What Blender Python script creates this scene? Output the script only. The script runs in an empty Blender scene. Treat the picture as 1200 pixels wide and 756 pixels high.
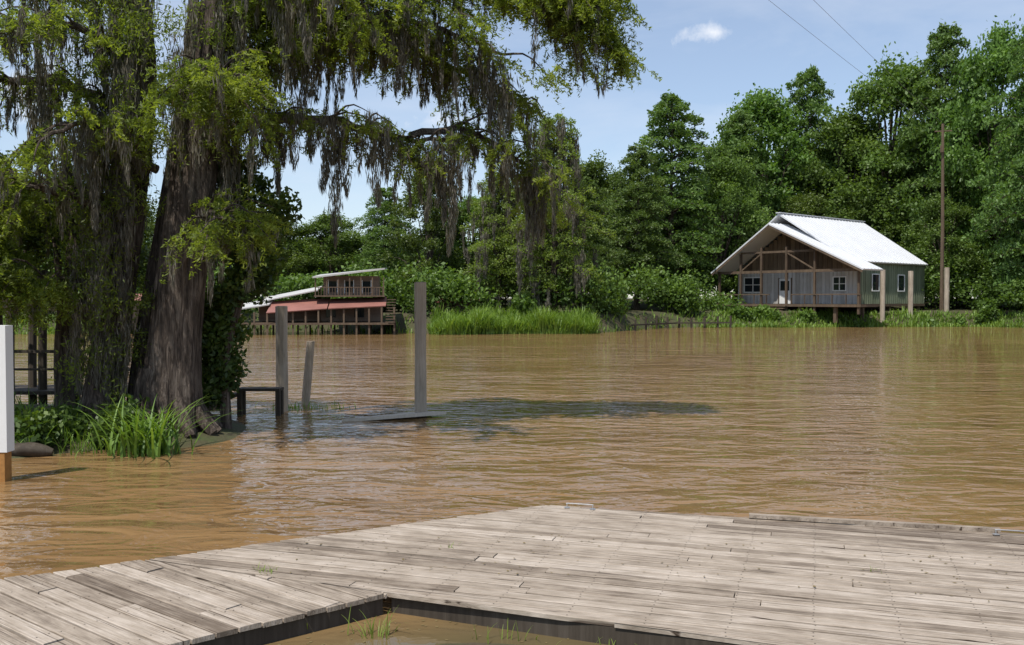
import bpy, math, numpy as np
from mathutils import Vector
rng = np.random.default_rng(11)
U = rng.uniform
scene = bpy.context.scene
scene.view_settings.view_transform='Standard'; scene.view_settings.look='None'; scene.view_settings.exposure=0; scene.view_settings.gamma=1

# ------------------------------------------------------------------ mesh builder
class MB:
    def __init__(s):
        s.V=[];s.F=[];s.M=[];s.T=[];s.n=0
    def add(s,v,f,mat=0,tint=0.5):
        v=np.asarray(v,float).reshape(-1,3); f=np.asarray(f,int)
        s.V.append(v); s.F.append(f+s.n); s.M.append(np.full(len(f),mat))
        s.T.append(np.broadcast_to(np.asarray(tint,float),(len(v),)).copy()); s.n+=len(v)
    def mesh(s,name,mats,smooth=False):
        me=bpy.data.meshes.new(name)
        V=np.concatenate(s.V); T=np.concatenate(s.T); M=np.concatenate(s.M)
        tot=np.concatenate([np.full(len(f),f.shape[1]) for f in s.F])
        idx=np.concatenate([f.ravel() for f in s.F])
        st=np.concatenate([[0],np.cumsum(tot)[:-1]])
        me.vertices.add(len(V)); me.vertices.foreach_set('co',V.ravel().astype(np.float32))
        me.loops.add(len(idx)); me.loops.foreach_set('vertex_index',idx.astype(np.int32))
        me.polygons.add(len(tot)); me.polygons.foreach_set('loop_start',st.astype(np.int32))
        me.polygons.foreach_set('loop_total',tot.astype(np.int32))
        me.polygons.foreach_set('material_index',M.astype(np.int32))
        me.polygons.foreach_set('use_smooth',np.full(len(tot),smooth))
        a=me.attributes.new('tint','FLOAT','POINT'); a.data.foreach_set('value',T.astype(np.float32))
        for m in mats: me.materials.append(m)
        me.update(calc_edges=True); me.validate()
        return me
    def obj(s,name,mats,smooth=False,loc=(0,0,0),rot=0,parent=None):
        o=bpy.data.objects.new(name,s.mesh(name,mats,smooth)); scene.collection.objects.link(o)
        o.location=loc; o.rotation_euler=(0,0,rot)
        if parent: o.parent=parent
        return o
def empty(name,loc=(0,0,0),rot=0):
    o=bpy.data.objects.new(name,None); scene.collection.objects.link(o)
    o.location=loc; o.rotation_euler=(0,0,rot); return o

def norm(a): return a/np.maximum(np.linalg.norm(a,axis=-1,keepdims=True),1e-9)
BF=np.array([[0,3,2,1],[4,5,6,7],[0,1,5,4],[1,2,6,5],[2,3,7,6],[3,0,4,7]])
def box(mb,x0,x1,y0,y1,z0,z1,mat=0,tint=.5):
    v=[(x0,y0,z0),(x1,y0,z0),(x1,y1,z0),(x0,y1,z0),(x0,y0,z1),(x1,y0,z1),(x1,y1,z1),(x0,y1,z1)]
    mb.add(v,BF,mat,tint)
def beam(mb,p,q,w,h,mat=0,tint=.5):
    p=np.array(p,float);q=np.array(q,float);d=norm(q-p)
    up=np.array([0,0,1.]) if abs(d[2])<.95 else np.array([0,1.,0])
    s=norm(np.cross(d,up)); u=np.cross(s,d)
    v=[]
    for e in (p,q):
        for a,b in ((-1,-1),(1,-1),(1,1),(-1,1)): v.append(e+s*a*w/2+u*b*h/2)
    mb.add(v,[[0,1,2,3],[4,7,6,5],[0,4,5,1],[1,5,6,2],[2,6,7,3],[3,7,4,0]],mat,tint)
def slab(mb,quad,t,mat=0,tint=.5):
    q=np.array(quad,float); n=norm(np.cross(q[1]-q[0],q[2]-q[0])); 
    if n[2]<0: n=-n
    mb.add(np.vstack([q-n*t,q]),BF,mat,tint)
def smoothpath(P,n):
    P=np.array(P,float); m=len(P); E=np.vstack([2*P[0]-P[1],P,2*P[-1]-P[-2]])
    out=[]
    for t in np.linspace(0,m-1,n):
        i=min(int(t),m-2); f=t-i; a,b,c,d=E[i],E[i+1],E[i+2],E[i+3]
        out.append(.5*((2*b)+(-a+c)*f+(2*a-5*b+4*c-d)*f*f+(-a+3*b-3*c+d)*f**3))
    return np.array(out)
def tube(mb,P,R,k=8,mat=0,tint=.5,rough=0.,cap=True,ridge=0.):
    P=np.array(P,float);n=len(P);R=np.broadcast_to(np.array(R,float),(n,))
    T=norm(np.gradient(P,axis=0)); ref=np.array([0.13,0.9,0.1]) if abs(T[0][1])<.8 else np.array([1.,0,0.1])
    A=norm(np.cross(T,ref)); B=np.cross(T,A)
    th=np.arange(k)/k*2*np.pi
    prof=1+rough*rng.normal(size=(n,k))*.5+rough*rng.normal(size=(1,k))
    if ridge:
        hh=np.arange(n)[:,None]*.3
        prof=prof+ridge*(np.sin(th[None]*5+np.sin(hh*.5))+.6*np.sin(th[None]*9+1.3+hh*.2))
    v=P[:,None,:]+(A[:,None,:]*np.cos(th)[None,:,None]+B[:,None,:]*np.sin(th)[None,:,None])*(R[:,None,None]*prof[:,:,None])
    f=[]
    for i in range(n-1):
        for j in range(k):
            f.append([i*k+j,i*k+(j+1)%k,(i+1)*k+(j+1)%k,(i+1)*k+j])
    mb.add(v.reshape(-1,3),f,mat,tint)
    if cap:
        mb.add(v[-1],[list(range(k))],mat,tint)
def leaves(mb,C,L,W,mat,tint,droop=0.,flat=1.,jit=.35):
    n=len(C); a=rng.normal(size=(n,3)); a[:,2]*=flat; a=norm(a); a[:,2]-=droop; a=norm(a)
    b=rng.normal(size=(n,3)); b[:,2]*=flat; b=norm(np.cross(a,np.cross(b,a))+1e-6)
    l=(L*U(1-jit,1+jit,(n,1)))/2; w=(W*U(1-jit,1+jit,(n,1)))/2
    v=np.stack([C-a*l,C+b*w-a*l*.1,C+a*l,C-b*w-a*l*.1],1).reshape(-1,3)
    mb.add(v,np.arange(4*n).reshape(n,4),mat,np.repeat(np.clip(tint,0,1),4))
def blades(mb,base,H,W,bend,mat=0,tint=None,seg=4):
    n=len(base); H=np.broadcast_to(H,(n,)); W=np.broadcast_to(W,(n,));bend=np.broadcast_to(bend,(n,))
    az=U(0,2*np.pi,n); d=np.stack([np.cos(az),np.sin(az),0*az],1); s=np.stack([-np.sin(az),np.cos(az),0*az],1)
    vs=[]
    for k in range(seg+1):
        t=k/seg
        c=base+d*(bend*H*t**1.7)[:,None]; c[:,2]+=H*(t-bend*.45*t**2.6)
        w=(W*(1-t**1.5)*.5+.001)[:,None]
        vs+= [c-s*w,c+s*w]
    v=np.stack(vs,1)
    f=[]
    for k in range(seg): f.append([2*k,2*k+1,2*k+3,2*k+2])
    f=np.array(f)[None]+ (np.arange(n)*(2*seg+2))[:,None,None]
    if tint is None: tint=U(.2,1,n)
    mb.add(v.reshape(-1,3),f.reshape(-1,4),mat,np.repeat(tint,2*seg+2))
def moss(mb,p,L,R,mat,den=90,rl=.2,rw=.016):
    n=int(den*L)+25
    t=U(0,1,n)**.85
    ph=U(0,6.3);c=np.zeros((n,3)); env=R*(1-t)**.55*(.75+.35*np.sin(t*7+ph))+.012
    g=rng.normal(size=(n,2))*.5
    c[:,0]=p[0]+g[:,0]*env+.05*L*np.sin(t*2.4+ph); c[:,1]=p[1]+g[:,1]*env; c[:,2]=p[2]-t*L
    a=rng.normal(size=(n,3))*.16; a[:,2]-=1; a=norm(a)
    az=U(0,6.3,n); b=np.stack([np.cos(az),np.sin(az),0*az],1)
    l=(rl*U(.6,1.4,(n,1)))/2; w=(rw*U(.6,1.5,(n,1)))/2
    v=np.stack([c-a*l,c+b*w,c+a*l,c-b*w],1).reshape(-1,3)
    mb.add(v,np.arange(4*n).reshape(n,4),mat,np.repeat(U(.1,1,n),4))

# ------------------------------------------------------------------ materials
class NT:
    def __init__(s,name):
        s.m=bpy.data.materials.new(name); s.m.use_nodes=True; s.t=s.m.node_tree; s.t.nodes.clear()
        s.out=s.n('ShaderNodeOutputMaterial')
    def n(s,k,**kw):
        x=s.t.nodes.new(k)
        for a,b in kw.items(): setattr(x,a,b)
        return x
    def l(s,a,b): s.t.links.new(a,b)
    def coord(s,scale=(1,1,1),rot=(0,0,0),src='Object'):
        c=s.n('ShaderNodeTexCoord'); m=s.n('ShaderNodeMapping'); m.inputs['Scale'].default_value=scale; m.inputs['Rotation'].default_value=rot
        s.l(c.outputs[src],m.inputs[0]); return m.outputs[0]
    def noise(s,vec,scale,detail=4,rough=.55,dist=0):
        x=s.n('ShaderNodeTexNoise'); x.inputs['Scale'].default_value=scale;x.inputs['Detail'].default_value=detail
        x.inputs['Roughness'].default_value=rough; x.inputs['Distortion'].default_value=dist
        if vec is not None: s.l(vec,x.inputs['Vector'])
        return x.outputs['Fac']
    def ramp(s,fac,stops):
        r=s.n('ShaderNodeValToRGB'); e=r.color_ramp.elements
        while len(e)<len(stops): e.new(.5)
        for i,(p,c) in enumerate(stops): e[i].position=p; e[i].color=(*c,1)
        s.l(fac,r.inputs[0]); return r.outputs[0]
    def attr(s,name='tint'):
        a=s.n('ShaderNodeAttribute'); a.attribute_name=name; return a.outputs['Fac']
    def math(s,op,a,b=None,c=None):
        x=s.n('ShaderNodeMath',operation=op)
        for i,v in enumerate((a,b,c)):
            if v is None: continue
            if isinstance(v,(int,float)): x.inputs[i].default_value=v
            else: s.l(v,x.inputs[i])
        return x.outputs[0]
    def mix(s,fac,a,b,mode='MIX'):
        x=s.n('ShaderNodeMix',data_type='RGBA',blend_type=mode)
        for sock,v in ((x.inputs[0],fac),(x.inputs[6],a),(x.inputs[7],b)):
            if isinstance(v,(int,float)): sock.default_value=v
            elif isinstance(v,tuple): sock.default_value=(*v,1)
            else: s.l(v,sock)
        return x.outputs[2]
    def bsdf(s,col,rough=.7,metal=0,spec=.5,ior=None,normal=None):
        b=s.n('ShaderNodeBsdfPrincipled')
        for k,v in (('Base Color',col),('Roughness',rough),('Metallic',metal),('Specular IOR Level',spec)):
            if isinstance(v,tuple): b.inputs[k].default_value=(*v,1)
            elif isinstance(v,(int,float)): b.inputs[k].default_value=v
            else: s.l(v,b.inputs[k])
        if ior: b.inputs['IOR'].default_value=ior
        if normal is not None: s.l(normal,b.inputs['Normal'])
        return b.outputs[0]
    def bump(s,h,dist,strength=1,normal=None):
        b=s.n('ShaderNodeBump'); b.inputs['Distance'].default_value=dist
        if isinstance(strength,(int,float)): b.inputs['Strength'].default_value=strength
        else: s.l(strength,b.inputs['Strength'])
        s.l(h,b.inputs['Height'])
        if normal is not None: s.l(normal,b.inputs['Normal'])
        return b.outputs[0]
    def done(s,sh): s.l(sh,s.out.inputs[0]); return s.m

def leaf_mat(name,dark,mid,light,trans=.35,objvar=.12,nscale=.35):
    t=NT(name); n=t.noise(t.coord(),nscale,3)
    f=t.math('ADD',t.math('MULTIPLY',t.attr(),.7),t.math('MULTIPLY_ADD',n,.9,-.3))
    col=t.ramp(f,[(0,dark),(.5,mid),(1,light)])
    oi=t.n('ShaderNodeObjectInfo'); h=t.n('ShaderNodeHueSaturation')
    t.l(t.math('MULTIPLY_ADD',oi.outputs['Random'],.035,.478),h.inputs['Hue'])
    t.l(t.math('MULTIPLY_ADD',oi.outputs['Random'],objvar*4,1-objvar*2),h.inputs['Value'])
    t.l(col,h.inputs['Color']); col=h.outputs[0]
    p=t.bsdf(col,.5,spec=.35); tr=t.n('ShaderNodeBsdfTranslucent')
    t.l(t.mix(1.0,col,(1.45,1.5,.5),'MULTIPLY'),tr.inputs[0])
    mx=t.n('ShaderNodeMixShader'); mx.inputs[0].default_value=trans; t.l(p,mx.inputs[1]); t.l(tr.outputs[0],mx.inputs[2])
    return t.done(mx.outputs[0])
def wood_mat(name,c0,c1,c2,axis=0,grain=1.,bump=.004,useTint=True,rough=.8,tw=.5):
    t=NT(name); sc=[28,28,28]; sc[axis]=1.3
    v=t.coord(tuple(x*grain for x in sc)); g=t.noise(v,1,6,.7,.4)
    big=t.noise(t.coord(),1.1,5,.6)
    f=t.math('ADD',t.math('MULTIPLY',g,.6),t.math('MULTIPLY',big,.35))
    if useTint: f=t.math('ADD',f,t.math('MULTIPLY_ADD',t.attr(),tw,-tw/2))
    col=t.ramp(f,[(.24,c0),(.48,c1),(.74,c2)])
    return t.done(t.bsdf(col,rough,spec=.25,normal=t.bump(g,bump)))
def plain(name,c,rough=.7,metal=0,var=.25,scale=2.):
    t=NT(name); n=t.noise(t.coord(),scale,5,.6)
    col=t.mix(n,tuple(x*(1-var) for x in c),tuple(min(1,x*(1+var)) for x in c))
    return t.done(t.bsdf(col,rough,metal,.3,normal=t.bump(n,.01,.4)))

M_leafA=leaf_mat('foliage_broadleaf',(.03,.055,.012),(.095,.16,.03),(.17,.26,.05))
M_leafC=leaf_mat('foliage_cypress',(.03,.055,.016),(.09,.155,.038),(.16,.25,.058))
M_leafD=leaf_mat('foliage_mossy_cypress',(.06,.09,.02),(.15,.22,.045),(.24,.32,.065),trans=.45)
M_leafN=leaf_mat('foliage_near_cypress',(.06,.09,.018),(.15,.215,.04),(.26,.33,.065),trans=.55,nscale=.8,objvar=0)
M_leafV=leaf_mat('foliage_vine',(.02,.042,.011),(.06,.11,.022),(.13,.195,.038),trans=.35,nscale=1.2,objvar=0)
M_grass=leaf_mat('foliage_grass',(.07,.12,.02),(.15,.235,.04),(.25,.35,.07),trans=.35,nscale=.3,objvar=0)
M_moss=leaf_mat('spanish_moss_fibre',(.06,.055,.042),(.15,.138,.108),(.29,.27,.22),trans=.3,nscale=.9,objvar=0)
t=NT('bark'); g=t.noise(t.coord((16,16,1.6)),1,6,.7,.8); bgn=t.noise(t.coord(),1.6,5,.6)
f=t.math('ADD',t.math('MULTIPLY',g,.75),t.math('MULTIPLY',bgn,.25))
M_bark=t.done(t.bsdf(t.ramp(f,[(.36,(.02,.015,.012)),(.5,(.095,.073,.058)),(.66,(.25,.205,.165))]),.9,spec=.2,normal=t.bump(g,.09)))
M_post=wood_mat('weathered_piling',(.17,.135,.10),(.39,.325,.25),(.55,.48,.39),axis=2,grain=.7,bump=.012)
M_dark=wood_mat('dark_wet_wood',(.02,.016,.012),(.06,.048,.036),(.12,.10,.08),axis=2,grain=.5)
t=NT('weathered_deck_boards')
g=t.noise(t.coord((1.6,46,10)),1,7,.75,.5); ck=t.noise(t.coord((.9,70,10)),1,3,.5,.8); bgn=t.noise(t.coord(),1.3,6,.65); bl=t.noise(t.coord((3,9,3)),1,4,.6)
f=t.math('ADD',t.math('MULTIPLY',g,.62),t.math('MULTIPLY',bgn,.22)); f=t.math('ADD',f,t.math('MULTIPLY_ADD',t.attr(),.2,-.1)); f=t.math('ADD',f,t.math('MULTIPLY_ADD',bl,.34,-.14))
c=t.ramp(f,[(.28,(.15,.115,.085)),(.45,(.34,.28,.22)),(.6,(.49,.42,.35)),(.8,(.60,.54,.465))])
ckm=t.ramp(ck,[(.32,(.14,.11,.09)),(.38,(1,1,1))]); c=t.mix(1.0,c,ckm,'MULTIPLY')
M_deck=t.done(t.bsdf(c,.75,spec=.25,normal=t.bump(g,.007,1,t.bump(ck,.01))))
M_nail=plain('rusty_nail',(.05,.035,.025),.6)
M_metal=plain('galvanised_steel',(.55,.55,.55),.35,.8)

# ------------------------------------------------------------------ world + sun
el=math.radians(63); S=np.array([-.30,-.42]); az=math.atan2(S[0],S[1])
w=bpy.data.worlds.new('World'); scene.world=w; w.use_nodes=True; nt=w.node_tree
bg=nt.nodes['Background']; bg.inputs[1].default_value=.15
sk=nt.nodes.new('ShaderNodeTexSky'); sk.sky_type='NISHITA'; sk.sun_disc=False; sk.sun_elevation=el; sk.sun_rotation=az%(2*math.pi)
sk.air_density=1.0; sk.dust_density=.4; sk.ozone_density=3.0
def W(k,**kw):
    x=nt.nodes.new(k)
    for a,b in kw.items(): setattr(x,a,b)
    return x
tc=W('ShaderNodeTexCoord'); mp=W('ShaderNodeMapping'); mp.inputs['Scale'].default_value=(1.6,1.6,5); mp.inputs['Location'].default_value=(.4,.2,.3)
nz=W('ShaderNodeTexNoise'); nz.inputs['Scale'].default_value=2.6; nz.inputs['Detail'].default_value=9; nz.inputs['Roughness'].default_value=.6; nz.inputs['Distortion'].default_value=.3
rp=W('ShaderNodeValToRGB'); rp.color_ramp.elements[0].position=.4; rp.color_ramp.elements[1].position=.85
rp.color_ramp.elements[0].color=(.2,.2,.2,1); rp.color_ramp.elements[1].color=(.5,.5,.5,1)
nt.links.new(tc.outputs['Generated'],mp.inputs[0]); nt.links.new(mp.outputs[0],nz.inputs[0]); nt.links.new(nz.outputs[0],rp.inputs[0])
fac=rp.outputs[0]
n2=W('ShaderNodeTexNoise'); n2.inputs['Scale'].default_value=38; n2.inputs['Detail'].default_value=7; n2.inputs['Roughness'].default_value=.62; nt.links.new(tc.outputs['Generated'],n2.inputs[0])
for c,s,o_ in (((.203,.94,.273),(20,1,75),-.25),((-.46,.86,.20),(8,1,25),-.2),((-.06,.98,.19),(9,1,40),-.4)):
    a=W('ShaderNodeVectorMath',operation='SUBTRACT'); a.inputs[1].default_value=c; nt.links.new(tc.outputs['Generated'],a.inputs[0])
    b=W('ShaderNodeVectorMath',operation='MULTIPLY'); b.inputs[1].default_value=s; nt.links.new(a.outputs[0],b.inputs[0])
    l=W('ShaderNodeVectorMath',operation='LENGTH'); nt.links.new(b.outputs[0],l.inputs[0])
    m1=W('ShaderNodeMath',operation='MULTIPLY_ADD'); m1.inputs[1].default_value=-.75; m1.inputs[2].default_value=o_; nt.links.new(l.outputs[1],m1.inputs[0])
    m2=W('ShaderNodeMath',operation='MULTIPLY_ADD'); m2.inputs[1].default_value=2.0; nt.links.new(n2.outputs[0],m2.inputs[0]); nt.links.new(m1.outputs[0],m2.inputs[2]); m2.use_clamp=True
    m3=W('ShaderNodeMath',operation='MAXIMUM'); nt.links.new(m2.outputs[0],m3.inputs[0]); nt.links.new(fac,m3.inputs[1]); fac=m3.outputs[0]
mx=W('ShaderNodeMix',data_type='RGBA'); mx.inputs[7].default_value=(5.9,6.2,6.8,1)
nt.links.new(fac,mx.inputs[0]); nt.links.new(sk.outputs[0],mx.inputs[6]); nt.links.new(mx.outputs[2],bg.inputs[0])
sd=bpy.data.lights.new('sun','SUN'); sd.energy=5.0; sd.angle=math.radians(.53); sd.color=(1,.955,.88)
so=bpy.data.objects.new('sun',sd); scene.collection.objects.link(so)
dvec=Vector((math.sin(az)*math.cos(el),math.cos(az)*math.cos(el),math.sin(el)))
so.rotation_euler=dvec.to_track_quat('Z','Y').to_euler(); so.location=(0,0,60)

# ------------------------------------------------------------------ camera
cam=bpy.data.cameras.new('camera'); co=bpy.data.objects.new('camera',cam); scene.collection.objects.link(co); scene.camera=co
cam.lens=32; cam.sensor_width=36; cam.clip_end=3000; cam.clip_start=.05
co.location=(0,0,2.6); co.rotation_euler=(math.radians(90-1.5),0,0)

# ------------------------------------------------------------------ terrain
def sst(t): t=np.clip(t,0,1); return t*t*(3-2*t)
def bank(x): return 68+ (15.5)*sst((x-5)/12)+1.0*np.sin(x*.22)+.5*np.sin(x*.61+1)+4*np.exp(-((x+14)/6)**2)
def terr(x,y):
    nz=.5*np.sin(x*1.7+1.3*np.sin(y*1.1))+.5*np.sin(y*2.3+1.7*np.sin(x*.9))
    z=-1.2+2.6*sst((y-bank(x)+2.5)/6)+1.2*sst((y-bank(x)-8)/25)+.06*nz*sst((y-60)/10)
    dx=np.where(x<-9,(x+9)/16,(x+9)/3.9); d=np.sqrt(dx**2+((y-17.7+.25*np.sin(x*2))/2.9)**2)
    z=np.maximum(z,np.where(d<1.6,.5*(1-d**1.6),-5)+.03*nz)
    nb=(6.75-y)*.06+.045*nz-.02
    z=np.where(y<9,np.maximum(z,np.maximum(nb,-.4)),z)
    return z
t=np.linspace(-1,1,340); xs=np.sinh(5.2*t)/np.sinh(5.2)*600
ty=np.linspace(-1,1,360); ys=14+np.sinh(5.2*ty)/np.sinh(5.2)*800
X,Y=np.meshgrid(xs,ys); Z=terr(X,Y)
mb=MB(); nx,ny=len(xs),len(ys)
i,j=np.meshgrid(np.arange(nx-1),np.arange(ny-1)); a=(j*nx+i).ravel()
mb.add(np.stack([X,Y,Z],-1).reshape(-1,3),np.stack([a,a+1,a+1+nx,a+nx],1))
T=NT('river_bank_soil'); n1=T.noise(T.coord(),1.3,6,.65); n2=T.noise(T.coord(),9,4)
c=T.mix(T.math('MULTIPLY_ADD',n1,2.4,-.7),(.09,.065,.042),(.055,.085,.025)); c=T.mix(T.math('MULTIPLY',n2,.6),c,(.05,.04,.028))
M_ground=T.done(T.bsdf(c,.9,spec=.2,normal=T.bump(n2,.05)))
mb.obj('ground',[M_ground],True)

# ------------------------------------------------------------------ water
T=NT('muddy_river_water')
v1=T.coord((.62,1.25,1),(0,0,math.radians(10))); v2=T.coord((.8,1.2,1),(0,0,math.radians(-18)))
big=T.noise(v1,.5,2,.5,.5); mid=T.noise(v1,1.45,2,.5,1.0); fine=T.noise(v2,5.0,2,.5,.7)
patch=T.noise(T.coord((.35,1,1)),.16,3,.5)
st=T.math('MULTIPLY_ADD',T.ramp(patch,[(.35,(0,0,0)),(.65,(1,1,1))]),.6,.4)
# sheltered, stiller water inshore of the dock
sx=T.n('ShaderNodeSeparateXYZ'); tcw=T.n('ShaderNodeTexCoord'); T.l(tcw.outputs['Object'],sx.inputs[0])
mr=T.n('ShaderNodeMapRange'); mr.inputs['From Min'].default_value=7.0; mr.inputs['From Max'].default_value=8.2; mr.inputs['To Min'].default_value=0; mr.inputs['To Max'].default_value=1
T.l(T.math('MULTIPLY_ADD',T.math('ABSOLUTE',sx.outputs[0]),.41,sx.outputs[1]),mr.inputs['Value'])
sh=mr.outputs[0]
st=T.math('MULTIPLY',st,T.math('MULTIPLY_ADD',sh,.88,.12))
nrm=T.bump(big,.2,st); nrm=T.bump(mid,.15,st,nrm); nrm=T.bump(fine,.03,st,nrm)
cn=T.noise(T.coord((.3,1,1)),.25,4,.6)
c=T.ramp(cn,[(.3,(.185,.107,.045)),(.7,(.245,.15,.066))])
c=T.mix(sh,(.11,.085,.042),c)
M_water=T.done(T.bsdf(c,.015,spec=.5,ior=1.33,normal=nrm))
mb=MB(); mb.add([(-600,-60,0),(600,-60,0),(600,400,0),(-600,400,0)],[[0,1,2,3]]); mb.obj('river_water',[M_water])

# ------------------------------------------------------------------ tree generators
def crown_broad(h,r,nl=66,per=620,leaf=.37):
    mb=MB()
    tr=smoothpath([(0,0,-.5),(.2,0,h*.2),(-.2,.2,h*.5),(.1,0,h*.85)],10); tube(mb,tr,np.linspace(.42,.07,10),8,0)
    for k in range(nl):
        tt=U(0,1)**.9; z=h*(.10+.86*tt); env=r*(math.sin(math.pi*min(1,(tt*.80+.2)))**.6)*(1.0 if tt<.93 else .75)
        a=U(0,6.283); rad=env*math.sqrt(U(.15,1)); lr=r*U(.12,.30)
        c=np.array([rad*math.cos(a),rad*math.sin(a),min(z,h-lr*.7)])
        if k%2==0: tube(mb,smoothpath([tr[int(min(9,max(1,(z/h)*9-2)))],c*.6+np.array([0,0,z*.35]),c],5),[.12,.09,.07,.05,.03],5,0,cap=False)
        n=int(per*(lr/(r*.24))**2)
        d=norm(rng.normal(size=(n,3))); q=U(.4,1.2,n)[:,None]
        sub=1+.32*np.sin(d[:,0:1]*5+k)+.28*np.sin(d[:,1:2]*7+k*2)
        P=c+d*q*lr*sub*np.array([1.1,1.1,.78])
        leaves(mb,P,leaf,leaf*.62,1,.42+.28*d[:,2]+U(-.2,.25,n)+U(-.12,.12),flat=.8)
    return mb
def crown_cypress(h,r,nb=95,per=330,leaf=.36,mossy=0,t0=.1):
    mb=MB()
    tr=smoothpath([(0,0,-.6),(0,.05,h*.1),(.15,0,h*.5),(0,0,h*.97)],12); tube(mb,tr,[.75,.5,.42,.38,.34,.3,.26,.22,.17,.12,.08,.04],9,0,rough=.05)
    for k in range(nb):
        tt=(k+U())/nb; z=h*(t0+(1-t0)*tt); L=r*((1-tt)**.55*.9+.16)*U(.6,1.15)
        if tt<.25: L*=.65+1.4*tt
        a=k*2.4+U(-.4,.4); d=np.array([math.cos(a),math.sin(a),0])
        rise=U(.0,.3)*L; p0=np.array([0,0,z-.1*L]); p1=d*L*.5+np.array([0,0,z+rise*.6]); p2=d*L+np.array([0,0,z+rise*.5-.12*L])
        pp=smoothpath([p0,p1,p2],7); tube(mb,pp,np.linspace(.09,.02,7),5,0,cap=False)
        n=int(per*(.35+L/r)); s=U(.22,1.04,n)
        xi=np.clip(s*6,0,5.999).astype(int); f=(s*6-xi)[:,None]; P=pp[xi]*(1-f)+pp[np.minimum(xi+1,6)]*f
        sd_=np.array([-d[1],d[0],0]); wid=(.10+.26*np.sin(np.clip(s,0,1)*2.8))*L*.9
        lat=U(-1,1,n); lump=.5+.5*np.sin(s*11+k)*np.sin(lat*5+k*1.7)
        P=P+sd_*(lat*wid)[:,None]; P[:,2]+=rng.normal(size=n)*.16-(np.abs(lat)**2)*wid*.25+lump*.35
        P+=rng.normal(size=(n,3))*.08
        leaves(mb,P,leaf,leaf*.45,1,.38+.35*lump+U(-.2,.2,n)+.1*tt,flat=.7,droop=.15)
        if mossy and U()<mossy: 
            for _ in range(3):
                q=pp[rng.integers(2,7)]+rng.normal(size=3)*.2; moss(mb,q,U(1.,3.2),U(.25,.5),2,80,.45,.06)
    return mb
mats=[M_bark,M_leafA,M_moss]; matc=[M_bark,M_leafC,M_moss]
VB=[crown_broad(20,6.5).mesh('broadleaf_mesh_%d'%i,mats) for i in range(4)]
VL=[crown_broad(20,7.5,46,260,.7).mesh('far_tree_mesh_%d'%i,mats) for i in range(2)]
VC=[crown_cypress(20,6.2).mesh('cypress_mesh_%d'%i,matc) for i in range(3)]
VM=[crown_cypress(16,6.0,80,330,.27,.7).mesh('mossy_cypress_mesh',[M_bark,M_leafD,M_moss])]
def put(name,me,x,y,h,r,h0,r0,parent=None):
    o=bpy.data.objects.new(name,me); scene.collection.objects.link(o)
    z=float(terr(np.array(x),np.array(y))); o.location=(x,y,max(z,0)-.1)
    o.scale=(r/r0*U(.93,1.07),r/r0*U(.93,1.07),h/h0); o.rotation_euler=(0,0,U(0,6.28))
    if parent: o.parent=parent
    return o
B=[ # x,y,h,r
 (9.2,99,15.6,5.2),(23.2,101,18,5),(30.4,111,25,6.8),(40,110,23,6.5),(45.3,109,29,7),(52,98,30.5,6),
 (-7.2,79,12.6,4.0),(-19,96,9.4,4.5),(-24,95,8.6,4.5),(-30,92,8.6,5),(-37,88,10,5.5),(-45,86,9.5,6),(-54,86,11,6),(-64,86,12,7),(-3.6,84,10.2,4.2),
 (2,92,12,5),(34,106,13,4.5),(40,104,12,4.6),(20,103,12,4.6),(61,92,28,8),(46,97,12,4)]
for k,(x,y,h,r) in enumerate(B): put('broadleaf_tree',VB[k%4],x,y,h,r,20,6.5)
C=[(17.2,98,22.5,6.8),(26.5,107,22,6),(12.5,91,16,4.6),(6.6,84,12,4.2),(36.2,112,28,6.5),(49.2,104,31,7),(49.8,87,27.5,6.2),(56,91,30,7),(-12.5,90,11.5,4.2)]
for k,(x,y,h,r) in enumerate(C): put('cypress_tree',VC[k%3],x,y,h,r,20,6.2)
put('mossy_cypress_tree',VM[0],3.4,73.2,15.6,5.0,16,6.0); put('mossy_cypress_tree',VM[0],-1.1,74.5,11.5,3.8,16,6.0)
dt=empty('distant_treeline')
for k in range(52):
    x=-150+k*5.4+U(-1.5,1.5); hh=np.interp(x,[-150,-30,-5,10,30,60,130],[12,8.5,9,14,21,27,30])*U(.82,1.05)
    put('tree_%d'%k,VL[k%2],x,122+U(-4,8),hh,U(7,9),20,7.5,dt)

# undergrowth along far bank
mb=MB()
for k in range(350):
    x=U(-75,62); 
    if 17<x<44 and U()<.75: continue
    y=float(bank(x))+U(2.2,9); r=U(.8,1.9)
    if 21<x<46 and y>84: y=84+U(0,1); r=.7
    if -21<x<-8.5: y=float(bank(x))+U(7,11)
    z=float(terr(np.array(x),np.array(y)))+r*.45+ (U(0,2.2) if not 17<x<44 else 0)
    if k>300: x=U(42,60); y=U(93,100); r=U(1.3,2.2); z=2.2+U(0,4.2)
    n=330; d=norm(rng.normal(size=(n,3))); P=np.array([x,y,z])+d*U(.4,1.15,n)[:,None]*r*np.array([1.2,1,.9])
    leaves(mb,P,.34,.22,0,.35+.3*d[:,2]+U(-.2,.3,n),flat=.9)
mb.obj('undergrowth',[M_leafA])
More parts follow.
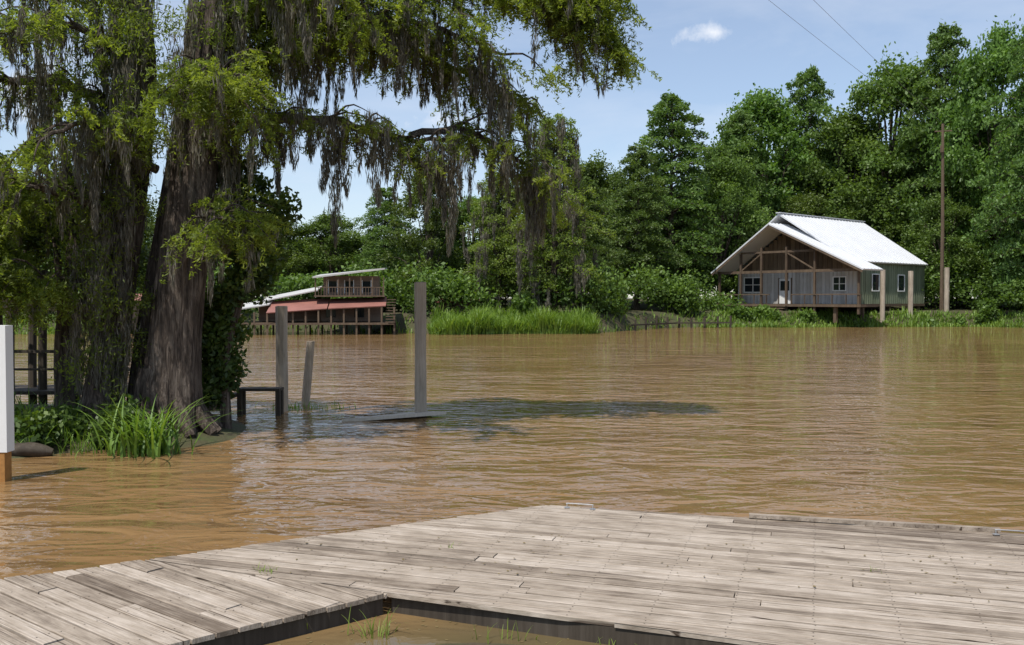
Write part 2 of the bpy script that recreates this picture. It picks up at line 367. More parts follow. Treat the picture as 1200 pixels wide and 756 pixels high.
# bank grass
mb=MB(); n=26000
x=U(-75,65,n); off=U(-.9,2.6,n)
dens=np.where((x>-6)&(x<6.5),1.,np.where(x>17,.75,np.where(x<-22,.5,.1))); k=U(0,1,n)<dens; x=x[k]; off=off[k]
y=bank(x)+off; z=np.maximum(terr(x,y),-.05)
hh=np.where((x>-6)&(x<6.5),1.5,.8)*U(.5,1.15,len(x))*(.75+.35*np.sin(x*1.3)*np.sin(x*.47))
blades(mb,np.stack([x,y,z],1),hh,.11,U(.15,.7,len(x)),0)
n=9000; x=U(-6,6.3,n); y=bank(x)+U(-1.6,1.0,n); blades(mb,np.stack([x,y,np.maximum(terr(x,y),-.05)],1),U(.4,1.9,n)*(1-.4*np.sin(x*2)*np.sin(x*.8)),.1,U(.2,.7,n),0)
mb.obj('bank_grass',[M_grass])

# ------------------------------------------------------------------ near cypress with spanish moss
mb=MB()
trunks=[([(-6.5,17,-.2),(-6.42,17,.5),(-6.3,17,1.8),(-6.0,17,4.2),(-5.7,17,6.3),(-5.4,17,8.2),(-5.0,17,10.4),(-4.7,17,13)],[.76,.58,.47,.41,.36,.3,.22,.08]),
        ([(-7.75,16.9,-.2),(-7.65,16.9,.5),(-7.5,17,1.8),(-7.15,17.1,4.2),(-6.9,17.2,6.6),(-7,17.2,8.7),(-7.2,17.2,11.5)],[.52,.38,.31,.26,.21,.15,.06]),
        ([(-7.1,17.3,-.2),(-7.05,17.4,1.5),(-6.7,17.6,4),(-6.3,17.8,7),(-6.1,18,10)],[.3,.2,.16,.12,.06]),
        ([(-8.6,17.6,-.2),(-8.7,17.6,1.6),(-8.5,17.7,4),(-8.9,17.8,6.6)],[.2,.15,.12,.05])]
for P,R in trunks:
    n=60; pp=smoothpath(P,n); rr=np.interp(np.linspace(0,1,n),np.linspace(0,1,len(R)),R); tube(mb,pp,rr,40,0,rough=.02,ridge=.05)
for a in np.arange(0,6.28,.55):   # buttress roots
    b=np.array([-6.45,17,0]); d=np.array([math.cos(a),math.sin(a),0])
    tube(mb,smoothpath([b+d*.35+[0,0,1.3],b+d*.55+[0,0,.55],b+d*.95+[0,0,.1]],7),np.linspace(.16,.09,7),10,0,rough=.05)
limbs=[ # path, r0, density, moss
 ([(-5.9,17,5.5),(-4.6,17.3,6.0),(-3.5,17.6,6.0),(-2.4,17.9,5.75),(-1.2,18.1,5.7)],.15,.5,1.4),
 ([(-5.5,17,7.4),(-4.3,17.4,8.6),(-2.7,18,9.1),(-.7,18.2,8.9),(.7,18.3,8.6),(1.85,18.3,7.9)],.17,2.0,.7),
 ([(-5.8,17,6.4),(-4.8,17,7.0),(-3.4,17.3,7.8),(-1.7,17.7,7.9),(-.2,18,7.4)],.14,1.3,1.0),
 ([(-5.2,17,9.0),(-3.6,17.5,9.6),(-1.6,18,9.8),(.4,18,9.3),(1.6,18,8.8)],.14,2.0,.5),
 ([(-5.6,17,7.0),(-4.2,18,7.6),(-2.6,18.6,7.8),(-1.0,19,7.3),(.2,19.2,6.7)],.12,.8,1.2),
 ([(-2.0,18.0,5.8),(-.9,18.5,6.0),(.1,18.8,5.5),(.5,19,5.0)],.07,.8,1.1),
 ([(-5.3,17,8.3),(-4.4,16.0,8.6),(-3.6,15.4,8.3),(-2.8,15,7.9)],.12,1.1,1.0),
 ([(-5.5,17,7.8),(-4.6,18.2,8.4),(-3.4,19,8.5),(-2.3,19.6,8.3)],.12,1.2,1.0),
 ([(-7,17,6),(-8.2,16.5,6.5),(-9.4,16,6.3),(-10.2,15.6,5.7)],.12,.7,1.2),
 ([(-7,17,4.0),(-8.2,16,4.5),(-9.2,15.4,4.1),(-10.0,15,3.4)],.09,.8,.8),
 ([(-6.9,17,8),(-8.4,16.8,8.6),(-9.8,16.6,8.5),(-11,16.4,7.9)],.12,1.0,1.0),
 ([(-7,17.2,7),(-7.8,15.8,7.4),(-8.2,15,7.0)],.09,.7,1.2),
 ([(-7,17.2,9),(-8,18,9.8),(-9.6,18.5,9.6)],.1,1.2,.8),
 ([(-6.2,17,3.8),(-5.4,16.3,4.1),(-4.9,15.8,3.9)],.07,.8,.6),
 ([(-8.7,17.6,3),(-9.8,16.8,3.3),(-10.9,16.4,2.9),(-11.6,16.2,2.5)],.07,2.2,.2),
 ([(-7.4,17,2.8),(-8.6,16.2,3.0),(-9.6,15.8,2.7)],.06,1.9,.2),
 ([(-8.5,17.6,4.2),(-9.7,17,4.9),(-11,16.8,4.7)],.06,1.2,1.0),
 ([(-6.6,17,5),(-7.2,15.9,5.6),(-7.7,15,5.3)],.08,.9,1.1),
 ([(-5.8,17,6.0),(-5.2,15.8,6.4),(-4.7,15.1,6.1)],.06,1.0,1.0),
]
for P,r0,den,ms in limbs:
    ln=np.sum(np.linalg.norm(np.diff(np.array(P,float),axis=0),axis=1)); n=int(ln/.25)+4
    pp=smoothpath(P,n); pp[1:]+=rng.normal(size=(n-1,3))*.03; tube(mb,pp,np.linspace(r0,.03,n),9,0,rough=.06,cap=False)
    dirs=norm(np.gradient(pp,axis=0))
    for k in range(2,n):
        for rep in range(3):
            if U()>.5*min(1.1,den)+.12: continue
            sgn=1 if rep==1 else (-1 if rep==0 else rng.choice([-1,1])*.3)
            side=norm(np.cross(dirs[k],[0,0,1.]))*sgn; L=U(.6,1.6)*(1-.25*k/n)
            dd=norm(side*U(.4,1)+dirs[k]*U(.2,.9)+np.array([0,0,U(-.35,.4)]))
            q=smoothpath([pp[k],pp[k]+dd*L*.5+[0,0,.08],pp[k]+dd*L+[0,0,-.25*L]],6); tube(mb,q,np.linspace(.028,.006,6),5,0,cap=False)
            ns=int(U(8,13)*L*max(.7,den)); tb=U(.3,.85)
            for s_ in range(ns):
                f=U(.2,1.05); b0=q[0]+(q[-1]-q[0])*f+np.array([0,0,.05]); b0=b0+rng.normal(size=3)*.08
                sd2=norm(rng.normal(size=3)*np.array([1,1,.25])+dd*.6+np.array([0,0,-.45])); l2=U(.22,.6)
                m=int(34*l2/.35); tt=U(0,1,m)[:,None]; C_=b0+sd2*l2*tt+np.array([0,0,-.14])*tt**2+rng.normal(size=(m,3))*.028
                leaves(mb,C_,.1,.026,1,tb+U(-.2,.2)+U(-.15,.15,m),flat=.8,droop=.3)
            if U()<.42*ms: moss(mb,q[rng.integers(1,6)],U(.3,1.3),U(.08,.2),2,120)
            if U()<.42*ms: moss(mb,q[rng.integers(1,6)],U(.2,.6),U(.1,.22),2,150)
        for _ in range(2):
            if U()<.5*ms: moss(mb,pp[k]+rng.normal(size=3)*.06,U(.3,1.7)*(.6 if _ else 1),U(.08,.2),2,120)
# long hanging moss beards
for (x,y,z,L,R) in [(-3.3,17.6,5.95,2.3,.24),(-3.6,17.5,5.95,1.3,.26),(-1.25,18,5.6,2.1,.24),(-1.4,18,5.6,1.4,.28),(-2.6,17.8,5.8,1.4,.24),(-4.5,17.3,5.9,1.3,.22),(-.5,18,7.2,1.3,.24),
   (-.2,18,6.9,1.6,.24),(.3,18.9,5.3,1.5,.24),(.5,19,5,1.2,.2),(-3.9,17.2,7.3,1.5,.28),(-2.2,17.6,7.8,1.2,.24),(-4.9,16.3,8.4,2.2,.26),(-3.9,15.6,8.3,2.0,.24),(-9.3,16,6.2,1.6,.24),(-9.9,15.7,5.9,1.8,.24),(-8.4,16.4,6.4,2.2,.26),(-10.2,15.4,6.6,1.8,.2),(-1.9,17.9,8.6,1.3,.24),(-7.4,16,5.6,1.8,.26),(-8.1,16.6,8.3,2.0,.25)]:
    moss(mb,(x,y,z),L,R,2,320,.2,.016)
    moss(mb,(x+.15,y,z),L*.6,R,2,200,.2,.016); moss(mb,(x-.22,y,z),L*.45,R,2,200,.2,.016)
# moss and leaves draping the left stems, a little on the main stem
for k in range(210):
    z=U(1.2,9); 
    if k%5: tx=np.interp(z,[0,4,8],[-7.7,-7.25,-7.0])+U(-.6,.35)
    else: z=U(5.5,9.5); tx=np.interp(z,[0,4.2,8.2],[-6.4,-6.0,-5.4])+rng.choice([-1,1])*U(.35,.55)
    moss(mb,(tx,17+U(-.6,.2),z),U(.6,1.8),U(.1,.24),2,150)
    if k%4==1:
        for _ in range(7):
            m=50; b0=np.array([tx,16.6,z-.3])+rng.normal(size=3)*np.array([.3,.3,.3]); leaves(mb,b0+rng.normal(size=(m,3))*.12,.1,.026,1,U(.2,.8)+U(-.15,.15,m),droop=.4)
mb.obj('bald_cypress_tree',[M_bark,M_leafN,M_moss])
# vine-covered small tree beside trunk
mb=MB()
tube(mb,smoothpath([(-5.6,17.8,-.1),(-5.6,17.8,1.5),(-5.2,17.9,3),(-4.9,18,4.6)],10),np.linspace(.12,.03,10),8,0)
for k in range(60):
    z=.7+4.6*(k/60); cx=np.interp(z,[.4,1.5,2.6,3.4,4.3,5.2],[-5.7,-5.75,-5.75,-5.25,-5.0,-5.3]); wdt=np.interp(z,[.4,1.5,2.6,3.4,4.3,5.2],[.12,.18,.35,.75,.85,.5])
    c=np.array([cx+U(-1,1)*wdt*.9,17.9+U(-.6,.6)*min(1,wdt*2),z]); lr=U(.16,.42); n=int(330*(lr/.35)**1.6)
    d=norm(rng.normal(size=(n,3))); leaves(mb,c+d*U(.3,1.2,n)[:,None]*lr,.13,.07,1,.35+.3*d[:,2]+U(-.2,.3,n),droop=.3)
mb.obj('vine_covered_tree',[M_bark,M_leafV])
mb=MB()
for k in range(62):
    c=np.array([U(-13.5,-7.8),18.6+U(-.8,1),0]); c[2]=U(1.2,5.0); lr=U(.3,.65); n=int(320*(lr/.5)**1.5)
    if c[2]<2.8: c[2]+=2.2
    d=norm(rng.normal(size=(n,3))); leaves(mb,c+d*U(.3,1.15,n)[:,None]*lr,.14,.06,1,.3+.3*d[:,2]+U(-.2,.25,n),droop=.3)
for x in (-9.3,-10.6,-12): tube(mb,smoothpath([(x,18.6,-.2),(x+.1,18.6,2),(x-.1,18.7,4.5)],8),np.linspace(.13,.05,8),8,0)
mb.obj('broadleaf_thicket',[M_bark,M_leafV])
# bank plants by the trunk
mb=MB()
def patch(cx,cy,sx,sy,n,h0,h1,w,b0,b1):
    x=cx+rng.normal(size=n)*sx; y=cy+rng.normal(size=n)*sy; blades(mb,np.stack([x,y,np.maximum(terr(x,y),-.03)],1),U(h0,h1,n),w,U(b0,b1,n),0,U(.2,1,n),6)
patch(-6.1,15.15,.26,.16,150,.6,1.45,.042,.4,1.1)
patch(-8.6,15.7,.9,.3,240,.2,.6,.022,.3,.9)
patch(-7.2,15.4,.5,.2,90,.25,.6,.02,.2,.8); patch(-9.6,16.2,1.,.5,200,.3,.8,.025,.2,.8)
patch(-5.0,21.5,.5,.25,80,.12,.3,.02,.2,.8)
mb.obj('bank_reeds',[M_grass])
mb=MB()
for k in range(48):
    c=np.array([U(-9.9,-6.6),U(15.2,16.6),U(.1,.6)]); n=150; lr=U(.15,.42); d=norm(rng.normal(size=(n,3)))
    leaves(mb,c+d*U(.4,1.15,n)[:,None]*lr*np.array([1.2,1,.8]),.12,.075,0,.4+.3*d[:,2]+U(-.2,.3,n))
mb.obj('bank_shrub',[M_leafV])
def log(name,P,r): 
    m=MB(); tube(m,smoothpath(P,8),[r*.6,r,r*1.05,r,r,r*.95,r*.8,r*.5],10,0,rough=.08); m.obj(name,[M_dark],True)
log('driftwood_log',[(-8.5,14.95,.05),(-8.0,14.9,.13),(-7.6,15,.06)],.11)

# ------------------------------------------------------------------ pilings, small docks
def piling(name,x,y,h,r,lean=(0,0),mat=M_post):
    m=MB(); n=14; z=np.linspace(-.8,h,n); P=np.stack([x+lean[0]*z/h,y+lean[1]*z/h,z],1)
    tube(m,P,r*(1+.03*np.sin(z*3)),14,0,rough=.035); 
    tube(m,[P[-1]+[0,0,-.001],P[-1]+[0,0,.012]],[r*.93,r*.8],14,0,tint=.15,rough=.04)
    return m.obj(name,[mat],False)
piling('wooden_piling',-2.03,20.2,2.96,.13); piling('wooden_piling',-5.32,21,2.42,.135); piling('wooden_piling',-5.05,22.2,1.55,.1,(.14,0))
for x,y,h in ((34.8,85.5,5.3),(37.6,85.9,5.2),(42,88,5.6)): piling('wooden_piling',x,y,h,.23)
m=MB(); slab(m,[(-3.6,19.2,.05),(-2.2,19.5,.12),(-1.45,20.0,.12),(-2.2,20.4,.06)],.07,tint=.9); m.obj('floating_board',[M_post])
m=MB()
box(m,-6.1,-5.15,20.1,20.5,.55,.61); 
for x in (-6.05,-5.2): box(m,x-.05,x+.05,20.13,20.23,-.6,.55); box(m,x-.05,x+.05,20.38,20.48,-.6,.55)
box(m,-6.9,-6.1,19.4,20.4,.42,.50); box(m,-6.9,-6.1,19.38,19.43,.2,.42)
for x in (-6.85,-6.15): box(m,x-.06,x+.06,19.44,19.55,-.6,.42)
m.obj('small_wooden_dock',[M_dark])
m=MB()
for x,y in ((-11.6,21),(-11.4,21.6),(-10.85,21),(-10.55,22),(-10.2,21.2),(-12.4,21),(-9.6,21),(-8.9,21.6)):
    tube(m,[(x,y,-.6),(x,y,1),(x+.03,y,2.55)],[.1,.095,.09],8,0)
box(m,-13,-8.8,20.93,21.07,2.45,2.6); box(m,-13,-8.8,21.6,21.7,2.3,2.42); box(m,-13,-8.6,20.6,22.2,.42,.5)
box(m,-13,-8.8,20.9,20.94,1.35,1.42); box(m,-13,-8.8,20.9,20.94,.95,1.0)
m.obj('wooden_pier',[M_dark])
M_white=plain('white_paint',(.74,.74,.72),.5,0,.06,3); M_rust=plain('rusty_base',(.35,.17,.05),.8,0,.4,14)
e=empty('white_post'); m=MB(); box(m,-7.45,-7.16,12.85,13.05,.42,2.22); m.obj('shaft',[M_white],parent=e)
m=MB(); box(m,-7.46,-7.20,12.86,13.04,-.4,.418); m.obj('base',[M_rust],parent=e)

# ------------------------------------------------------------------ boat deck
def clip(poly,conv):
    out=list(poly)
    for i in range(len(conv)):
        a=np.array(conv[i]);b=np.array(conv[(i+1)%len(conv)]); inp=out; out=[]
        if not inp: break
        side=lambda p:(b[0]-a[0])*(p[1]-a[1])-(b[1]-a[1])*(p[0]-a[0])
        for k in range(len(inp)):
            p=np.array(inp[k]);q=np.array(inp[(k+1)%len(inp)]);sp,sq=side(p),side(q)
            if sp>=0: out.append(tuple(p))
            if (sp>=0)!=(sq>=0): out.append(tuple(p+(q-p)*sp/(sp-sq)))
    return out
def deck(name,poly,ang,wid,parent,seed,lens):
    r2=np.random.default_rng(seed); ca,sa=math.cos(-ang),math.sin(-ang)
    L=[(x*ca-y*sa,x*sa+y*ca) for x,y in poly]
    ar=sum(L[i][0]*L[(i+1)%len(L)][1]-L[(i+1)%len(L)][0]*L[i][1] for i in range(len(L)))
    if ar<0: L=L[::-1]
    xs_=[p[0] for p in L];ys_=[p[1] for p in L]; m=MB(); y=min(ys_)-.02
    while y<max(ys_):
        ww=wid*r2.uniform(.96,1.04); x=min(xs_)-r2.uniform(0,lens)
        while x<max(xs_):
            l=lens*r2.choice([.6,1,1,1]); g=r2.uniform(.012,.024); sk_=r2.uniform(-.005,.005)
            pl=clip([(x,y+g/2),(x+l-.009,y+g/2+sk_),(x+l-.009,y+ww-g/2+sk_),(x,y+ww-g/2)],L)
            if len(pl)>=3:
                pa=np.array(pl); k=len(pa); zt=r2.uniform(-.006,.006)
                ins=np.c_[pa[:,0],y+ww/2+(pa[:,1]-y-ww/2)*.93]
                v=np.vstack([np.c_[ins,np.full(k,zt)],np.c_[pa,np.full(k,zt-.005)],np.c_[pa,np.full(k,zt-.038)]]); tn=r2.uniform(.15,.85) if r2.random()>.07 else r2.uniform(-.3,0)
                m.add(v,[list(range(k))],0,tn)
                for q0 in (0,k): m.add(v,[[q0+i_,q0+i_+k,q0+(i_+1)%k+k,q0+(i_+1)%k] for i_ in range(k)],0,tn)
                for xx in np.arange(math.ceil(x/.6)*.6,x+l,.6):
                    for yy in (y+ww*.25,y+ww*.75):
                        if all((L[(i_+1)%len(L)][0]-L[i_][0])*(yy-L[i_][1])-(L[(i_+1)%len(L)][1]-L[i_][1])*(xx-L[i_][0])>.02 for i_ in range(len(L))):
                            th=np.arange(6)/6*6.283; rx=xx+r2.uniform(-.012,.012); ry=yy+r2.uniform(-.01,.01)
                            m.add(np.c_[rx+.006*np.cos(th),ry+.006*np.sin(th),np.full(6,zt+.0025)],[list(range(6))],1)
            x+=l
        y+=ww
    return m.obj(name,[M_deck,M_nail],False,(0,0,.18),ang,parent)
e=empty('boat_dock')
k=1.1
main=[(-3.11*k,7.62*k),(.36*k,9.66*k),(11*k,6.79*k),(11*k,1.85*k),(-.92*k,6.76*k)]
walk=[(-3.115*k,7.61*k),(-.925*k,6.745*k),(-2.05*k,5.84*k),(-5.5*k,3.03*k),(-7.7*k,5.0*k)]
deck('main_boards',main,math.radians(-18.5),.15,e,3,5.4)
deck('walkway_boards',walk,math.radians(-37.5),.17,e,5,3.0)
m=MB()
def edge(p,q,zc=.05,inn=0.,w=.045,h=.17): beam(m,(p[0],p[1],zc),(q[0],q[1],zc),w,h)
K=lambda x,y:(x*k,y*k)
for p,q in ((K(-3.05,7.56),K(.36,9.58)),(K(.36,9.58),K(11,6.71)),(K(-.90,6.82),K(11,1.92)),(K(-.98,6.77),K(-5.5,3.1)),(K(-3.15,7.52),K(-7.6,4.94))): edge(p,q)
for x in np.arange(-.7,10,1.3): beam(m,(x,8.0-x*.3,.04),(x+.4,9.4-x*.25,.04),.05,.15)
for x,y in ((-2.3,8.3),(.4,10.0),(3.5,9.2),(6.5,8.4),(-.9,7.7),(2,6.6),(4.8,5.6)): tube(m,[(x,y,-.8),(x,y,.12)],[.09,.09],8)
m.obj('frame',[M_dark],parent=e)
m=MB(); beam(m,(2.62,10.0,.205),(5.05,9.36,.205),.07,.04,0,.2); m.obj('edge_strip',[M_deck],parent=e)
def cleat(x,y,a):
    m=MB(); d=np.array([math.cos(a),math.sin(a),0])*.15; c=np.array([x,y,.18])
    tube(m,smoothpath([c-d,c-d+[0,0,.045],c-d*.9+[0,0,.055],c+d*.9+[0,0,.055],c+d+[0,0,.045],c+d],16),[.007]*16,6,0)
    for s_ in (-1,1): m2=c+d*s_; box(m,m2[0]-.03,m2[0]+.03,m2[1]-.025,m2[1]+.025,.185,.192)
    m.obj('dock_cleat',[M_metal])
cleat(.78,10.42,math.radians(-16)); cleat(5.1,9.22,math.radians(-16))
m=MB()
def p2(cx,cy,s,n,h0,h1): 
    x=cx+rng.normal(size=n)*s;y=cy+rng.normal(size=n)*s*.5; blades(m,np.stack([x,y,np.maximum(terr(x,y)-.01,-.1)],1),U(h0,h1,n),.008,U(.1,.8,n),0,U(.2,1,n),5)
p2(-1.05,6.95,.1,26,.16,.3); p2(-.1,6.9,.15,14,.12,.2); p2(-1.7,7.0,.08,6,.12,.2); p2(.7,6.7,.2,12,.1,.18)
m.obj('shore_weeds',[M_grass])
m=MB()
def p3(cx,cy,n):
    x=cx+rng.normal(size=n)*.06;y=cy+rng.normal(size=n)*.05; blades(m,np.stack([x,y,np.full(n,.17)],1),U(.03,.09,n),.006,U(.2,.9,n),0,U(.4,1,n),4)
p3(-2.2,8.05,26); p3(-.6,8.8,8); p3(3.2,8.0,8)
m.obj('deck_weeds',[M_grass])
mm=MB(); n=160; xx=U(-2.2,6,n); leaves(mm,np.stack([xx,U(7.9,9.3,n)-np.maximum(xx-1,0)*.25,np.full(n,.19)],1),.035,.016,0,U(.1,.7,n),flat=.02)
n=90; leaves(mm,np.stack([U(-1.9,1.4,n),U(6.7,7.5,n),np.full(n,.004)],1),.04,.02,0,U(.1,.7,n),flat=.01)
mm.obj('fallen_leaves',[plain('dead_leaf',(.16,.12,.05),.8)])

# ------------------------------------------------------------------ house on far bank
M_board=wood_mat('grey_board_siding',(.30,.285,.26),(.47,.455,.43),(.6,.585,.55),axis=2,grain=.15)
M_brown=wood_mat('brown_timber',(.05,.034,.023),(.12,.085,.057),(.21,.155,.10),axis=2,grain=.2)
M_green=wood_mat('green_siding',(.12,.14,.09),(.19,.22,.145),(.26,.29,.20),axis=2,grain=.15)
M_roof=plain('white_metal_roof',(.62,.63,.645),.45,.0,.12,.5)
M_glass=NT('window_glass'); M_glass=M_glass.done(M_glass.bsdf((.02,.025,.03),.05,spec=.8))
e=empty('wooden_house',(25,88,0),math.radians(-50))
def part(name,m,mats,sm=False): return m.obj(name,mats,sm,parent=e)
ZE=5.25; ZP=9.86
m=MB()
slab(m,[(-6.8,-.5,ZE),(0,-.5,ZP),(0,3.0,ZP),(-6.8,3.0,ZE)],.14); slab(m,[(0,-.5,ZP),(9.8,-.5,ZE),(9.8,3.0,ZE),(0,3.0,ZP)],.14)
slab(m,[(-7,2.2,6.1),(0,1.2,10.9),(0,17,10.9),(-7,17,6.1)],.14); slab(m,[(0,1.2,10.9),(7.2,2.2,6.1),(7.2,17,6.1),(0,17,10.9)],.14)
for v in np.arange(1.6,17,.6): beam(m,(0,v,10.93),(7.2,v,6.13),.05,.09)
for v in np.arange(-.3,3,.6): beam(m,(0,v,ZP+.03),(9.8,v,ZE+.03),.05,.09); beam(m,(0,v,ZP+.03),(-6.8,v,ZE+.03),.05,.09)
beam(m,(0,1.1,10.95),(0,17.1,10.95),.5,.08)
part('metal_roof',m,[M_roof])
m=MB() # front wall, vertical boards
u=-5.9
while u<7.0:
    top=min(5.15,(ZP-.3-abs(u)*(.70 if u<0 else .48))); box(m,u,u+.36,2.9,3.0,2.1,top,0,U(.2,.8)); box(m,u+.34,u+.42,2.85,2.899,2.1,top,0,.3); u+=.4
part('front_wall',m,[M_board])
m=MB(); 
for u in np.arange(-5.7,7.4,.5):
    zt=ZP-.25-abs(u)*(.68 if u<0 else .47)
    if zt>5.3: box(m,u,u+.46,2.9,3.0,5.2,zt,0,U(.2,.8))
for u in (-6.2,-3.6,-1.2,1.6,4.6,9.0): box(m,u-.1,u+.1,.1,.3,1.2,min(ZP-.4-abs(u)*(.68 if u<0 else .47),7.6 if abs(u)<4 else 9),0,.35)
beam(m,(-6.4,.2,5.2),(9.3,.2,5.2),.16,.26); beam(m,(-3.6,.2,7.1),(4.8,.2,7.1),.12,.2)
beam(m,(-6.7,-.44,ZE-.2),(0,-.44,ZP-.2),.06,.28); beam(m,(9.7,-.44,ZE-.2),(0,-.44,ZP-.2),.06,.28)
beam(m,(-3.6,.2,5.3),(-1.2,.2,7.0),.1,.12); beam(m,(4.6,.2,5.3),(1.6,.2,7.0),.1,.12)
box(m,-6.4,9.3,0,3,1.85,2.08); box(m,-6.0,7.0,3.0,16.8,1.85,2.08)
for u in np.arange(-6.2,9.4,1.4): box(m,u,u+.08,.05,.13,2.08,3.0,0,.2)
box(m,-6.3,-.2,.04,.12,2.95,3.05); box(m,2.2,9.2,.04,.12,2.95,3.05)
for u in (-6,-3,0,3,6.6): 
    for v in (.3,5,10,16): box(m,u-.15,u+.15,v,v+.3,0.4,1.85)
for s_ in range(5): box(m,.0,1.8,-.3*s_-.3,-.3*s_,1.95-.22*s_-.1,1.95-.22*s_)
part('timber_frame',m,[M_brown])
m=MB(); v=3.0
while v<16.7: box(m,6.7,6.8,v,v+.37,2.1,6.35,0,U(.2,.8)); box(m,6.8,6.84,v+.34,v+.41,2.1,6.3,0,.3); v+=.4
box(m,-6,-5.9,3,16.8,2.1,6.5); box(m,-5.9,6.7,16.7,16.8,2.1,6.4)
part('side_wall',m,[M_green])
m=MB()
for u0,u1,z0,z1 in ((-5.0,-3.0,3.3,4.7),(5.0,6.2,3.4,4.6)):
    box(m,u0,u1,2.80,2.848,z0,z1,1)
    for a,b in ((u0-.1,u0),(u1,u1+.1),((u0+u1)/2-.04,(u0+u1)/2+.04)): box(m,a,b,2.76,2.86,z0-.1,z1+.1)
    box(m,u0,u1,2.76,2.86,z1,z1+.1); box(m,u0,u1,2.76,2.86,z0-.1,z0); box(m,u0,u1,2.77,2.85,(z0+z1)/2-.03,(z0+z1)/2+.03)
for v0 in (6.5,11.5):
    box(m,6.842,6.86,v0,v0+1.2,3.4,4.9,1)
    for a,b in ((v0-.1,v0),(v0+1.2,v0+1.3)): box(m,6.84,6.9,a,b,3.3,5.0)
    box(m,6.84,6.9,v0,v0+1.2,4.9,5.0); box(m,6.84,6.9,v0,v0+1.2,3.3,3.4)
part('windows',m,[M_white,M_glass])
m=MB(); box(m,-.9,.4,2.78,2.84,2.1,4.55); box(m,-.75,.25,2.74,2.78,3.4,4.35,1); box(m,-1.0,-.9,2.74,2.86,2.1,4.65,2);box(m,.4,.5,2.74,2.86,2.1,4.65,2)
part('door',m,[M_white,M_glass,M_brown])

# dock edge / bulkhead on the right bank
m=MB(); 
for x in np.arange(10,20,1.2): tube(m,[(x,float(bank(x))-1.2,-.5),(x,float(bank(x))-1.2,.7+U(-.1,.5))],[.1,.1],7)
beam(m,(9.6,float(bank(10))-1.2,.45),(14.5,float(bank(14.5))-1.2,.45),.15,.12); beam(m,(14.5,float(bank(14.5))-1.2,.45),(19.5,float(bank(19.5))-1.2,.45),.15,.12)
m.obj('bulkhead',[M_dark])

# utility pole + wires
e=empty('utility_pole'); m=MB(); tube(m,[(42,89,.5),(42,89,10),(41.9,89,19.6)],[.19,.16,.13],10); beam(m,(41.2,89.2,18.9),(42.7,88.8,18.9),.1,.11)
box(m,41.6,41.86,88.65,88.86,16.8,17.5); m.obj('pole',[M_brown],parent=e)
m=MB()
for a,b,sg in (((41.3,89,19.0),(-8,31,26),.3),((42.6,89,19.0),(-3.4,31,26),.3)):
    a=np.array(a);b=np.array(b); tt=np.linspace(0,1,50)[:,None]; P=a+(b-a)*tt; P[:,2]-=4*sg*(tt*(1-tt))[:,0]; tube(m,P,.012,5,0)
m.obj('wires',[plain('wire_grey',(.2,.2,.21))],parent=e)

# ------------------------------------------------------------------ two-storey waterfront building, left
M_tin=plain('maroon_tin',(.27,.12,.095),.6,.1,.4,1.2); M_siding=wood_mat('weathered_siding',(.12,.08,.06),(.22,.16,.12),(.33,.26,.2),axis=0,grain=.2)
M_tinw=plain('pale_tin_roof',(.50,.49,.465),.5,.1,.3,1)
e=empty('waterfront_camp',(-12.3,67.3,0),math.radians(6))
m=MB() # body
box(m,-1.9,2.6,.8,4,.9,2.55); box(m,-1.7,2.4,.9,4,2.75,4.3); box(m,-6.5,-1.9,1.4,4,.9,2.3)
part('walls',m,[M_siding])
m=MB(); slab(m,[(-2.3,-1.0,4.2),(2.9,-1.0,4.85),(2.9,4.5,5.05),(-2.3,4.5,4.5)],.12); slab(m,[(-9.2,-.9,1.6),(-5.4,-.9,2.2),(-5.4,3.5,2.75),(-9.2,3.5,2.0)],.08)
slab(m,[(-6.0,-.2,2.45),(-2.0,-.2,3.25),(-2.0,3.5,3.6),(-6.0,3.5,2.8)],.08)
part('metal_roof',m,[M_tinw])
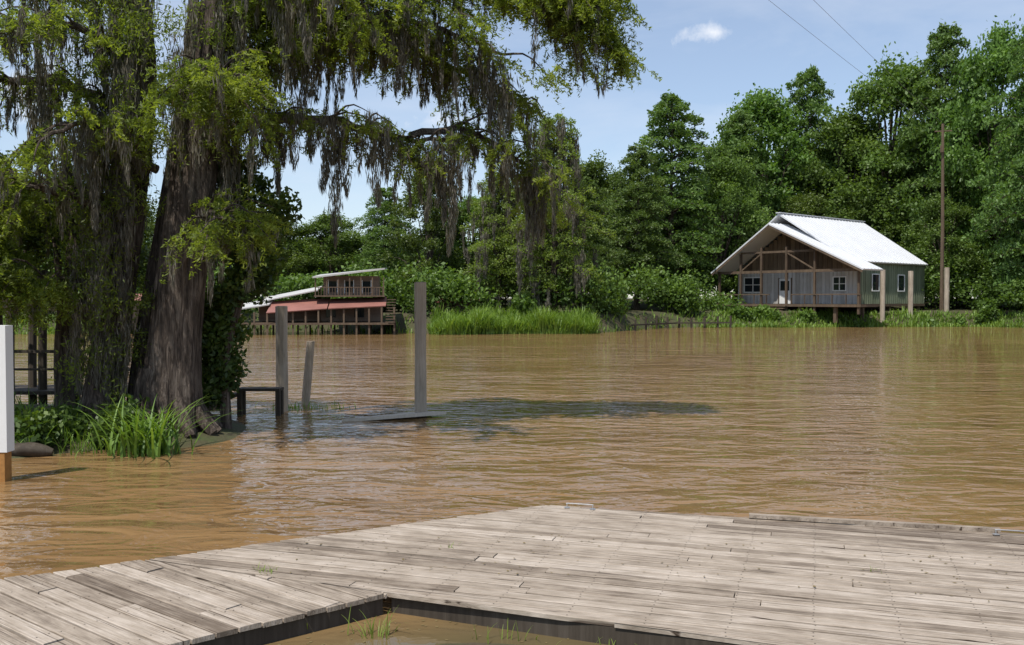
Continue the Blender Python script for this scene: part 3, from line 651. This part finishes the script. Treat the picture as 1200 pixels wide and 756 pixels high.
m=MB(); slab(m,[(-5.4,-2.2,1.6),(-1.2,-1.8,1.9),(-1.2,.7,2.65),(-5.4,.7,2.4)],.07); slab(m,[(-1.1,-2.0,1.9),(3.0,-1.8,2.1),(3.0,.7,2.72),(-1.1,.7,2.6)],.07)
part('awning',m,[M_tin])
m=MB()
box(m,-2.2,2.9,-.9,.8,2.74,2.84); box(m,-9.2,3.6,-1.9,4,.72,.86)
for u in np.arange(-9,3.7,.9): box(m,u-.06,u+.06,-1.8,-1.68,-.6,1.62+max(0,(u+6)*.04)); box(m,u-.06,u+.06,1,1.12,-.6,.72)
for u in np.arange(-2.1,3.0,.82): box(m,u-.04,u+.04,-.88,-.8,2.84,4.15)
box(m,-2.1,2.8,-.9,-.86,3.4,3.46)
for u in np.arange(-2.1,2.8,.2): box(m,u,u+.04,-.89,-.87,2.84,3.4)
for k_ in range(9): box(m,3.0,3.7,-.6-.25*k_,-.4-.25*k_,2.5-.2*k_,2.56-.2*k_)
part('posts_and_decks',m,[M_brown])
m=MB()
for u in (-1.3,-.1,1.2): box(m,u,u+.6,.86,.895,3.1,3.9,1); box(m,u-.06,u,.84,.895,3.0,4.0); box(m,u+.6,u+.66,.84,.895,3.0,4.0)
for u in (-1.5,.6): box(m,u,u+.7,.76,.795,1.2,2.1,1)
part('windows',m,[M_white,M_glass])
def shed(x,y,w_,zr,roofm,rot=0):
    global e
    e=empty('stilt_shed',(x,y,0),rot); m=MB(); box(m,-w_,w_,0,2,.9,zr-.1); part('walls',m,[M_siding])
    m=MB(); slab(m,[(-w_-.4,-.9,zr-.35),(w_+.4,-.9,zr-.2),(w_+.4,2.4,zr+.45),(-w_-.4,2.4,zr+.3)],.08); part('roof',m,[roofm])
    m=MB()
    for u in np.linspace(-w_-.1,w_+.1,5): box(m,u-.07,u+.07,-.8,-.68,-.6,zr-.3); box(m,u-.07,u+.07,1.5,1.62,-.6,.75)
    box(m,-w_-.2,w_+.2,-.85,2.2,.75,.88); part('posts',m,[M_brown])
shed(-4.3,73,1.4,2.7,M_tin); shed(-23.2,67.2,1.8,2.3,M_tinw,.05); shed(-28.5,67.5,2.2,2.6,M_tin,.1)
print('verts total',sum(len(o.data.vertices) for o in bpy.data.objects if o.type=='MESH'))
